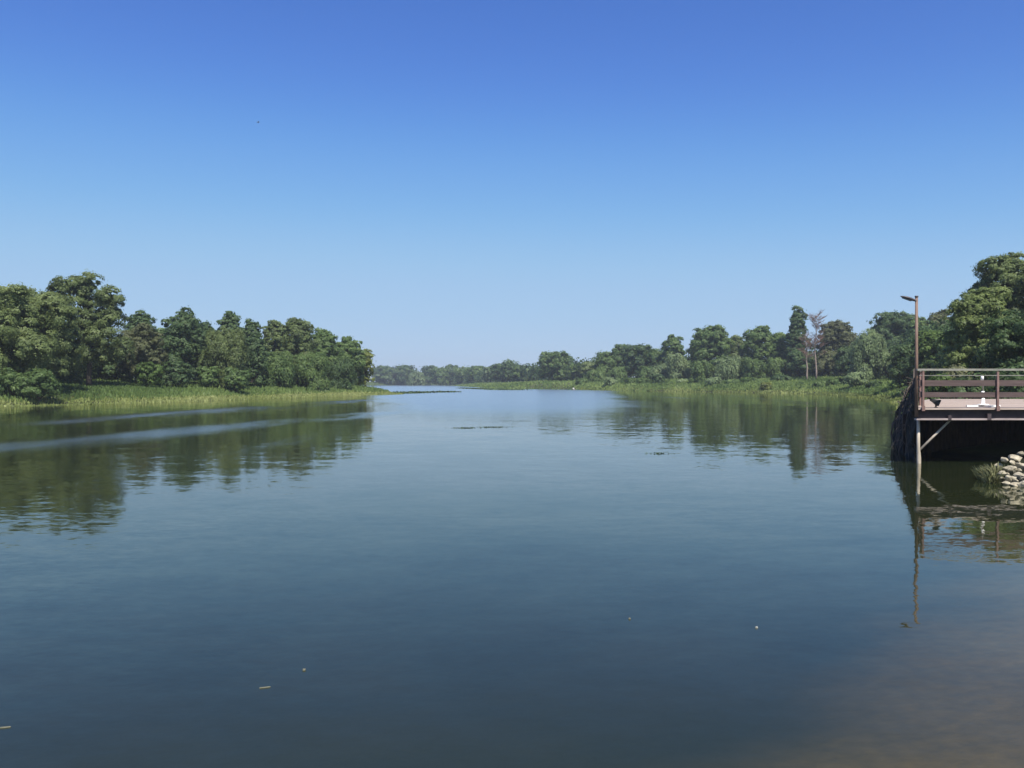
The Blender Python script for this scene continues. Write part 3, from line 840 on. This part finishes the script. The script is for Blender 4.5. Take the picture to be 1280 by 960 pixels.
# piles and the diagonal brace
px = X_(1148) * 1.0135
rel(MB().tube([(px + .02, PY + .33, -1.6), (px + .015, PY + .33, .15), (px, PY + .33, .45), (px, PY + .33, Z_(524))], [.062, .060, .048, .044], 10)).build('pile', PIPE_PALE, pier, True)
rel(MB().tube([(px + .05, PY + .33, Z_(563)), (X_(1190) * 1.0135, PY + .33, Z_(523.5))], .034, 8)).build('brace', PIPE_PALE, pier, True)
rel(MB().box(X_(1186), X_(1190), PY + .02, PY + .118, Z_(525), Z_(519))).build('gusset_plate', STEEL_DARK, pier)
rel(MB().box(X_(1235), X_(1240), PY + .02, PY + .118, Z_(525), Z_(517))).build('gusset_plate', STEEL_DARK, pier)
for xx, yy in ((16.4, 25.0), (19, 25.0), (21.6, 25.0), (13.4, 27.4), (16, 27.6), (19, 27.6), (14.6, 30.4), (17.5, 30.4)):
    rel(MB().tube([(xx, yy, -1.2), (xx, yy, zt - .06)], [.10, .09], 8)).build('pile', DARKWOOD, pier, True)
# dark planks added at the back to keep the space under the deck black
b = MB(); xx = 12.75
while xx < 24.6:
    w = rr.uniform(.16, .22); yb = 27.75 + .01 * rr.random()
    b.box(xx, xx + w - .012, yb, yb + .04, -.6, zt - .3 + rr.uniform(-.04, .04)); xx += w
rel(b).build('added_dark_backing', DARKWOOD, pier)

# dark net hung over leaning poles on the pier's shaded side
def net_pt(u, t):
    yy = PY + .95 + u * 6.3
    top = Vector((left_x(yy) - .02, yy, zt + 1.02))
    outp = [0, .30, .62, .86, .97, 1.0]
    o = np.interp(t, [0, .18, .36, .56, .8, 1.0], outp)
    bot = top + Vector((-(.10 + .86 * u) * o, -.12 * o, 0))
    z = (zt + 1.02) * (1 - t) - .12 * t
    sag = -.10 * math.sin(u * math.pi * 3) * math.sin(t * math.pi)
    n = mnoise.noise(Vector((u * 7, t * 5, 3.1))) * .20 + mnoise.noise(Vector((u * 19, t * 13, 1.1))) * .09
    return Vector((bot.x + n - .02, bot.y + n * .4, z + sag * .5 * u + n * .3 * (t < .9)))
net = empty('draped_net', (x0, PY, 0)); tag(net, 'black net draped over leaning branches on the shaded left side of the pier', 'net')
b = MB(); nu, ntt = 46, 40
for i in range(nu + 1):
    for j in range(ntt + 1): b.v.append(tuple(net_pt(i / nu, j / ntt)))
hole = random.Random(9)
for i in range(nu):
    for j in range(ntt):
        h = mnoise.noise(Vector((i * .23, j * .27, 7.7)))
        if h > (.20 if i > 30 else .36) and j > 3: continue
        a = i * (ntt + 1) + j; b.f.append((a, a + ntt + 1, a + ntt + 2, a + 1))
o = rel(b).build('net', NET, net, True)
md = o.modifiers.new('thickness', 'SOLIDIFY'); md.thickness = .012
for k, (u, lean, rad) in enumerate(((.99, 1.0, .034), (.93, .9, .022), (.86, .9, .026), (.7, .9, .022), (.55, .8, .024), (.35, .8, .020))):
    pts = []
    for t in np.linspace(-.06, 1.05, 9):
        p = net_pt(u, max(0, min(1, t))); p.x -= .05 + .02 * math.sin(t * 9 + k); p.z = (zt + 1.02) * (1 - t) - .15 * t
        pts.append(p)
    rel(MB().tube(pts, [rad * (1 - .05 * i) for i in range(9)], 6)).build('leaning_branch', BRANCH, net, True)
rng = np.random.default_rng(8); tw = MB()
for k in range(60):
    u = rng.uniform(.1, 1); t = rng.uniform(.1, .85); p = net_pt(u, t); p.x -= .03
    q = p + Vector((-rng.uniform(.05, .35), rng.uniform(-.3, .2), rng.uniform(-.45, .25)))
    tw.tube([p, p.lerp(q, .5) + Vector((0, 0, .04)), q], [.012, .010, .005], 4)
rel(tw).build('twig_sprays', BRANCH, net)

# lamp on the pier corner
lx = X_(1146)
lamp = empty('street_lamp', (lx, PY + .02, zt)); tag(lamp, 'thin brown lamp pole at the pier corner with one flat head pointing left', 'lamp')
zl = Z_(371) - zt
MB().tube([(0, 0, -.25), (0, 0, zl * .5), (0, 0, zl)], [.048, .043, .038], 10).build('pole', POLE, lamp, True)
MB().tube([(0, 0, zl - .01), (0, 0, zl + .03)], [.05, .05], 10).build('pole_cap', ALU, lamp, True)
b = MB()                                         # flat leaf shaped head on a short arm, tilted up to its tip
sec = [(0.0, .035, .035), (-.10, .06, .045), (-.18, .105, .055), (-.30, .11, .05), (-.40, .075, .03), (-.46, .02, .010)]
nsg = 12
for i, (dx, w, h) in enumerate(sec):
    cz = zl - .12 + (-dx) * .30
    for k in range(nsg):
        an = 2 * math.pi * k / nsg
        b.v.append((dx, math.cos(an) * w, cz + math.sin(an) * h * (1 if math.sin(an) > 0 else .7)))
for i in range(len(sec) - 1):
    for k in range(nsg):
        k2 = (k + 1) % nsg; b.f.append((i * nsg + k, i * nsg + k2, (i + 1) * nsg + k2, (i + 1) * nsg + k))
b.f.append(tuple(range(nsg))); b.f.append(tuple((len(sec) - 1) * nsg + nsg - 1 - k for k in range(nsg)))
lh = b.build('lamp_head', ALU, lamp, True)
b = MB(); b.bar((-.15, 0, zl - .12 + .045 - .043), (-.40, 0, zl - .12 + .12 - .030), .11, .012)
b.build('lens', GLASS, lh)

# black floodlight lying on the deck edge
fx, fy = X_(1174), PY + .25
fl = empty('floodlight', (fx, fy, zt)); tag(fl, 'small black floodlight on a bracket at the front edge of the deck', 'floodlight')
b = MB()
rings = [(-.13, .035, .035), (-.05, .05, .05), (.04, .085, .075), (.10, .11, .095), (.115, .112, .097)]
ax = Vector((.86, -.1, -.38)).normalized(); sd_ = ax.cross(Vector((0, 0, 1))).normalized(); up_ = sd_.cross(ax)
cen = Vector((.0, 0, .185))
for t, w, h in rings:
    for k in range(12):
        an = 2 * math.pi * k / 12 + math.pi / 12
        cx_ = max(-1, min(1, 1.3 * math.cos(an))); cy_ = max(-1, min(1, 1.3 * math.sin(an)))
        b.v.append(tuple(cen + ax * t + sd_ * w * cx_ + up_ * h * cy_))
for i in range(len(rings) - 1):
    for k in range(12):
        k2 = (k + 1) % 12; b.f.append((i * 12 + k, i * 12 + k2, (i + 1) * 12 + k2, (i + 1) * 12 + k))
b.f.append(tuple(range(11, -1, -1))); b.f.append(tuple((len(rings) - 1) * 12 + k for k in range(12)))
b.build('housing', BLACK, fl)
b = MB(); p = cen + ax * .117
b.v = [tuple(p + sd_ * .09 * s + up_ * .075 * t) for s, t in ((-1, -1), (1, -1), (1, 1), (-1, 1))] + [tuple(p + ax * .006 + sd_ * .09 * s + up_ * .075 * t) for s, t in ((-1, -1), (1, -1), (1, 1), (-1, 1))]
b.f = [(3, 2, 1, 0), (4, 5, 6, 7), (0, 1, 5, 4), (1, 2, 6, 5), (2, 3, 7, 6), (3, 0, 4, 7)]
b.build('glass', GLASS, fl)
b = MB()
b.tube([cen + ax * .03, Vector((.03, 0, .02))], [.03, .022], 8)
b.tube([(.03, 0, 0), (.03, 0, .018)], [.06, .055], 12)
b.build('bracket', BLACK, fl)
b = MB(); q0 = cen - ax * .12
b.tube([q0, q0 + Vector((-.10, .02, .08)), q0 + Vector((-.17, .03, .10))], [.022, .018, .014], 6).build('cable_tail', BLACK, fl, True)

# white umbrella stand
uY = PY + 1.1
ux = wx(1229, uY)
um = empty('umbrella_stand', (ux, uY, zt)); tag(um, 'white umbrella stand with a low cross foot and thin pole on the deck', 'umbrella stand')
b = MB()
b.bar((-.50, 0, .03), (.50, 0, .03), .07, .05); b.bar((0, -.50, .032), (0, -.036, .032), .07, .05); b.bar((0, .036, .032), (0, .50, .032), .07, .05)
b.build('cross_foot', WHITE, um)
MB().tube([(0, 0, .056), (0, 0, .085), (0, 0, .09), (0, 0, .26)], [.17, .15, .05, .042], 14).build('socket', WHITE, um, True)
MB().tube([(0, 0, .26), (-.02, 0, .80), (-.03, 0, zt * 0 + .86)], [.022, .022, .022], 8).build('pole', RAIL_GREY, um, True)
MB().tube([(-.01, 0, .36), (-.012, 0, .47)], [.045, .045], 10).build('clamp', WHITE, um, True)
MB().tube([(-.028, 0, .80), (-.03, 0, .91), (-.03, 0, .93)], [.042, .042, .02], 10).build('pole_cap', WHITE, um, True)

# ------------------------------------------------------------------ stones and tufts beside the pier
ROCK = plain('pale_limestone', (.17, .15, .105), (.46, .41, .30), .9, 5, .2, bump=.6)
def rock(x, y, z, r, seed, label, sq=(1, 1, .7)):
    bm = bmesh.new(); bmesh.ops.create_icosphere(bm, subdivisions=3, radius=1)
    rg = random.Random(seed); off = Vector((rg.uniform(0, 50), rg.uniform(0, 50), rg.uniform(0, 50)))
    pl = [Vector((rg.gauss(0, 1), rg.gauss(0, 1), rg.gauss(0, 1))).normalized() for _ in range(13)]
    for v in bm.verts:
        d = v.co.normalized(); k = 1.0
        for n in pl:
            c = d.dot(n)
            if c > .42: k = min(k, .56 / c)
        k *= 1 + .10 * mnoise.noise(d * 2.1 + off) + .05 * mnoise.noise(d * 5 + off)
        v.co = Vector((d.x * sq[0], d.y * sq[1], d.z * sq[2])) * k * r * 1.3
    me = bpy.data.meshes.new('stone'); bm.to_mesh(me); bm.free()
    o = link('stone', me, ROCK); o.location = (x, y, z); o.rotation_euler = (rg.uniform(-.3, .3), rg.uniform(-.3, .3), rg.uniform(0, 6))
    tag(o, label, 'stone', 'pale stones heaped on the bank beside the pier')
def rpx(px, py, Y): return (wx(px, Y), Y, wz(py, Y))
lab = 'small pale stone wedged in the heap beside the pier'
for i, (px, py, Y, r, l) in enumerate([
    (1268, 571, 20.6, .15, 'topmost pale stone of the heap, at the right photo edge'),
    (1256, 574, 20.5, .10, 'round stone just left of the topmost stone'),
    (1263, 585, 20.2, .17, 'large blocky pale stone left of the dark gap in the heap'),
    (1279, 582, 20.3, .16, 'pale stone right of the dark gap, cut by the photo edge'),
    (1275, 594, 19.8, .15, 'flat stone below the dark gap in the heap'),
    (1262, 597, 19.7, .13, 'flat stone at the waterline below the large blocky stone'),
    (1282, 604, 19.3, .17, 'lowest pale stone at the waterline by the right photo edge'),
    (1268, 605, 19.4, .10, lab), (1253, 590, 20.1, .10, lab), (1271, 578, 20.6, .09, lab), (1250, 582, 20.6, .09, lab), (1258, 603, 19.6, .08, lab),
    (1259, 592, 20.0, .06, lab), (1266, 577, 20.4, .07, lab), (1273, 587, 20.1, .07, lab), (1269, 600, 19.6, .07, lab), (1251, 597, 19.9, .06, lab), (1276, 566, 20.9, .08, lab), (1292, 575, 20.4, .2, lab), (1300, 590, 19.9, .22, lab), (1296, 604, 19.3, .2, lab)]):
    x, y, z = rpx(px, py, Y)
    rock(x, y, max(z - r * .2, -.02), r * .98, 50 + i, l, (1.15, 1, .72))


def tuft(name, px, py, Y, n, hh, spread, mat, label, seed, group=None):
    rng = np.random.default_rng(seed)
    x, y, z = rpx(px, py, Y)
    z = max(-.02, min(z, gz1(x, y) + .02))
    a = rng.uniform(0, 6.283, n); r = spread * np.sqrt(rng.uniform(0, 1, n))
    base = np.column_stack([np.cos(a) * r, np.sin(a) * r, np.zeros(n)])
    la = a + rng.normal(0, .7, n); h = hh * rng.uniform(.5, 1.15, n); l = h * np.abs(rng.normal(.45, .25, n))
    tip = base + np.column_stack([np.cos(la) * l, np.sin(la) * l, h])
    mid = base * .5 + tip * .5 + np.column_stack([np.zeros(n), np.zeros(n), h * .14])
    tip[:, 2] -= l * .25
    w = rng.uniform(.008, .02, n)[:, None]; s = np.column_stack([-np.sin(a + 1), np.cos(a + 1), np.zeros(n)]) * w
    v = np.stack([base - s, base + s, mid + s, tip + s * .2, tip - s * .2, mid - s], 1)
    me = np_mesh(name, v.reshape(-1, 3), 6, np.clip(.5 + rng.normal(0, .22, n), 0, 1)); me.materials.append(LEAF[mat])
    o = link(name, me); o.location = (x, y, z)
    tag(o, label, 'grass tuft', group or 'grass tufts among the stones')


tuft('grass_tuft', 1233, 593, 20.6, 220, .34, .18, 'dry', 'pale grass tuft overhanging the water, farthest left of the stones', 1)
tuft('grass_tuft', 1246, 592, 20.4, 220, .42, .18, 'dry', 'taller pale grass tuft leaning against the large blocky stone', 2)
tuft('grass_tuft', 1240, 599, 20.0, 150, .28, .16, 'dry', 'low greener grass tuft at the waterline before the pale tufts', 3)

BOATW = plain('weathered_white_boat_paint', (.38, .38, .36), (.50, .50, .47), .5, 3, .4)
# ------------------------------------------------------------------ small white motor boat far up the river
bY = 262
boat = empty('motor_boat', (wx(717, bY), bY, 0), R(250)); boat.scale = (.55, .55, .55); tag(boat, 'tiny white motor boat far up the river near the right reeds', 'boat')
b = MB(); secs = []
for i, t in enumerate(np.linspace(0, 1, 9)):
    x = -1.7 + 3.4 * t; w = .72 * (1 - max(0, t - .35) ** 2 / .4225) ** .8 + .015; sheer = .48 + .34 * t ** 2; keel = -.18 + .30 * max(0, t - .6) ** 1.5 * 2
    row = [(x, -w, sheer), (x, -w * .8, .10 + .2 * t ** 2), (x, 0, keel), (x, w * .8, .10 + .2 * t ** 2), (x, w, sheer), (x, w * .86, sheer + .02), (x, w * .6, .12 + .3 * t ** 2), (x, -w * .6, .12 + .3 * t ** 2), (x, -w * .86, sheer + .02)]
    b.v += row
for i in range(8):
    for k in range(9):
        k2 = (k + 1) % 9; b.f.append((i * 9 + k, i * 9 + k2, (i + 1) * 9 + k2, (i + 1) * 9 + k))
b.f.append(tuple(range(8, -1, -1))); b.f.append(tuple(72 + k for k in range(9)))
b.build('hull', BOATW, boat)
b = MB(); b.prism([(.2, -.55), (1.5, -.12), (1.5, .12), (.2, .55)], .72, .80); b.build('foredeck', BOATW, boat)
b = MB(); b.v = [(.35, -.5, .80), (.35, .5, .80), (.05, .42, 1.22), (.05, -.42, 1.22), (.39, -.5, .80), (.39, .5, .80), (.09, .42, 1.22), (.09, -.42, 1.22)]
b.f = [(0, 1, 2, 3), (7, 6, 5, 4), (0, 4, 5, 1), (1, 5, 6, 2), (2, 6, 7, 3), (3, 7, 4, 0)]; b.build('windscreen', BOATW, boat)
b = MB().box(-1.0, -.5, -.5, .5, .30, .48); b.build('bench_seat', WOOD_RED, boat)
b = MB().box(-2.0, -1.72, -.17, .17, .35, .85).box(-1.92, -1.80, -.06, .06, -.3, .35); b.build('outboard_motor', BLACK, boat)

# bird in the sky
bd = 110.0; bx_, bz_ = wx(323, bd), wz(153, bd)
bird = empty('bird', (bx_, bd, bz_), R(20)); bird.scale = (.75, .75, .75); tag(bird, 'tiny dark bird gliding high in the left part of the sky', 'bird')
FEATH = plain('dark_feathers', (.12, .13, .15), (.20, .21, .23), .8, 8, .2)
b = MB(); b.tube([(-.24, 0, -.01), (-.16, 0, 0), (-.04, 0, .0), (.08, 0, .01), (.15, 0, .03), (.19, 0, .03), (.23, 0, .02)], [.012, .03, .06, .058, .034, .036, .006], 8)
for s in (-1, 1):
    q = len(b.v)
    prof = [(0, .10, -.07, .015), (.16, .12, -.06, .07), (.32, .07, -.07, .06), (.47, -.02, -.09, .03)]
    for yy, f0, f1, zz in prof: b.v += [(f0, s * (.03 + yy), zz), (f1, s * (.03 + yy), zz), (f1, s * (.03 + yy), zz - .012), (f0, s * (.03 + yy), zz - .012)]
    for i in range(3):
        for k in range(4):
            k2 = (k + 1) % 4; b.f.append((q + i * 4 + k, q + i * 4 + k2, q + (i + 1) * 4 + k2, q + (i + 1) * 4 + k))
    b.f.append((q + 12, q + 13, q + 14, q + 15))
q = len(b.v); b.v += [(-.20, -.02, 0), (-.20, .02, 0), (-.36, .07, 0), (-.36, -.07, 0), (-.20, -.02, -.01), (-.20, .02, -.01), (-.36, .07, -.01), (-.36, -.07, -.01)]
b.f += [tuple(q + i for i in f) for f in ((0, 1, 2, 3), (7, 6, 5, 4), (0, 4, 5, 1), (1, 5, 6, 2), (2, 6, 7, 3), (3, 7, 4, 0))]
b.build('body', FEATH, bird)

# ------------------------------------------------------------------ bits drifting on the water
PALELEAF = plain('pale_floating_leaf', (.09, .09, .06), (.17, .165, .12), .7, 30, .3)
PALELEAF2 = plain('whitish_floating_leaf', (.22, .22, .19), (.32, .32, .28), .7, 30, .3)
def floater(name, px, py, l, w, ang, label, m, cat, h=.012):
    Y = H0 * F / (py - HY); n = 10
    b = MB(); top = []; 
    for k in range(n):
        t = k / n * 2 * math.pi
        top.append((math.cos(t) * l / 2, math.sin(t) * w / 2 * (1 - .35 * math.cos(t))))
    b.v = [(x, y, -.003) for x, y in top] + [(x * .92, y * .9, h * (.5 + .5 * abs(x) / l)) for x, y in top] + [(0, 0, h * .35)]
    for k in range(n):
        k2 = (k + 1) % n
        b.f.append((k, k2, n + k2, n + k)); b.f.append((n + k, n + k2, 2 * n))
    o = b.build(name, m); o.location = (wx(px, Y), Y, .004); o.rotation_euler = (0, 0, ang)
    tag(o, label, cat)
floater('floating_leaf', 380, 838, .026, .022, .4, 'small pale leaf floating near the lower left of the water', PALELEAF, 'leaf')
floater('floating_feather', 331, 860, .085, .010, .35, 'slender pale feather floating just below the small pale leaf', PALELEAF, 'feather', .005)
floater('floating_feather', 6, 910, .07, .012, .3, 'slender pale feather floating at the left photo edge', PALELEAF, 'feather', .005)
floater('floating_leaf', 946, 785, .03, .025, 1, 'small white speck of a leaf on the water below the lamp reflection, to its left', PALELEAF2, 'leaf')
floater('floating_leaf', 787, 774, .022, .02, 1.6, 'tiny pale leaf left of the white speck on the water', PALELEAF, 'leaf')
def weed(px, py, l, w, n, label, seed):
    Y = H0 * F / (py - HY); rng = np.random.default_rng(seed)
    p = np.column_stack([rng.normal(0, l / 4, n), rng.normal(0, w / 4, n), .004 + np.abs(rng.normal(0, .012, n))])
    me = np_mesh('floating_weed', leaf_quads(p, nrm(rnd_dir(rng, n) * .35 + np.array([0, 0, 1.0])), .10, .05, rng), 4, np.clip(.4 + rng.normal(0, .2, n), 0, 1))
    me.materials.append(LEAF['weed']); o = link('floating_weed', me); o.location = (wx(px, Y), Y, .01)
    tag(o, label, 'water weed', kind='stuff')
weed(582, 535, 1.5, .5, 110, 'left streak of dark floating weed in the middle of the river', 1)
weed(616, 534, 1.7, .5, 130, 'right streak of dark floating weed in the middle of the river', 2)
weed(824, 567, .6, .2, 45, 'small dark clump of floating weed between mid river and the pier', 3)

# ------------------------------------------------------------------ air, sky, sun, camera
HAZE = .00032
if HAZE:
    m, nt, out = new_mat('haze_air')
    v = N(nt, 'ShaderNodeVolumePrincipled'); v.inputs['Color'].default_value = (.86, .91, 1, 1); v.inputs['Density'].default_value = HAZE; v.inputs['Anisotropy'].default_value = .3
    nt.links.new(v.outputs[0], out.inputs['Volume'])
    b = MB().box(-5400, 5400, -5400, 5400, -4, 45)
    o = b.build('haze', m); tag(o, kind='stuff')

w = bpy.data.worlds.new('World'); S.world = w; w.use_nodes = True
nt = w.node_tree; bg = nt.nodes['Background']
sky = nt.nodes.new('ShaderNodeTexSky'); sky.sky_type = 'NISHITA'; sky.sun_disc = False
sky.sun_elevation = R(SUN_EL); sky.sun_rotation = math.atan2(SUN_AZ[0], SUN_AZ[1])
sky.air_density = 1.0; sky.dust_density = 0.1; sky.ozone_density = 5.0; sky.altitude = 100
# the phone's colour response to the sky: a little deeper above, held back at the horizon
k = .132
m1 = N(nt, 'ShaderNodeVectorMath', operation='SCALE'); m1.inputs['Scale'].default_value = k
nt.links.new(sky.outputs[0], m1.inputs[0])
cv = N(nt, 'ShaderNodeRGBCurve'); cv.mapping.use_clip = False; cv.mapping.extend = 'EXTRAPOLATED'
for ch, pts in enumerate(([(0, 0), (.153, .083), (.262, .195), (.413, .335), (.638, .405), (1, .48)],
                          [(0, 0), (.266, .205), (.434, .407), (.624, .545), (.76, .58), (1, .62)],
                          [(0, 0), (.30, .36), (.491, .61), (.66, .77), (.80, .82), (1, .84)])):
    c = cv.mapping.curves[ch]
    while len(c.points) < len(pts): c.points.new(.5, .5)
    for p, q in zip(c.points, pts): p.location = q; p.handle_type = 'AUTO_CLAMPED'
cv.mapping.update()
nt.links.new(m1.outputs[0], cv.inputs['Color'])
m2 = N(nt, 'ShaderNodeVectorMath', operation='SCALE'); m2.inputs['Scale'].default_value = 1 / k
nt.links.new(cv.outputs[0], m2.inputs[0])
nt.links.new(m2.outputs[0], bg.inputs['Color']); bg.inputs['Strength'].default_value = .081

sl = bpy.data.lights.new('sun', 'SUN'); sl.energy = 5.0; sl.angle = R(.53); sl.color = (1, .945, .86)
so = bpy.data.objects.new('sun', sl); C.objects.link(so)
dv = Vector((SUN_AZ[0], SUN_AZ[1], 0)).normalized() * math.cos(R(SUN_EL)) + Vector((0, 0, math.sin(R(SUN_EL))))
so.rotation_euler = dv.to_track_quat('Z', 'Y').to_euler(); so.location = (20, -20, 60)

cam = bpy.data.cameras.new('camera'); co = bpy.data.objects.new('camera', cam); C.objects.link(co)
cam.sensor_fit = 'HORIZONTAL'; cam.sensor_width = 36; cam.lens = 36 * F / 1280
cam.clip_start = .05; cam.clip_end = 12000
co.location = (0, 0, H0); co.rotation_euler = (R(90) - math.atan((480 - HY) / F), 0, 0)
S.camera = co
S.render.engine = 'CYCLES'
S.cycles.use_denoising = True
S.cycles.max_bounces = 10; S.cycles.diffuse_bounces = 5; S.cycles.glossy_bounces = 3; S.cycles.transparent_max_bounces = 8; S.cycles.volume_bounces = 1
S.cycles.sample_clamp_indirect = 6
S.view_settings.view_transform = 'Standard'; S.view_settings.look = 'None'; S.view_settings.gamma = 1; S.view_settings.exposure = .7
S.view_settings.use_curve_mapping = False
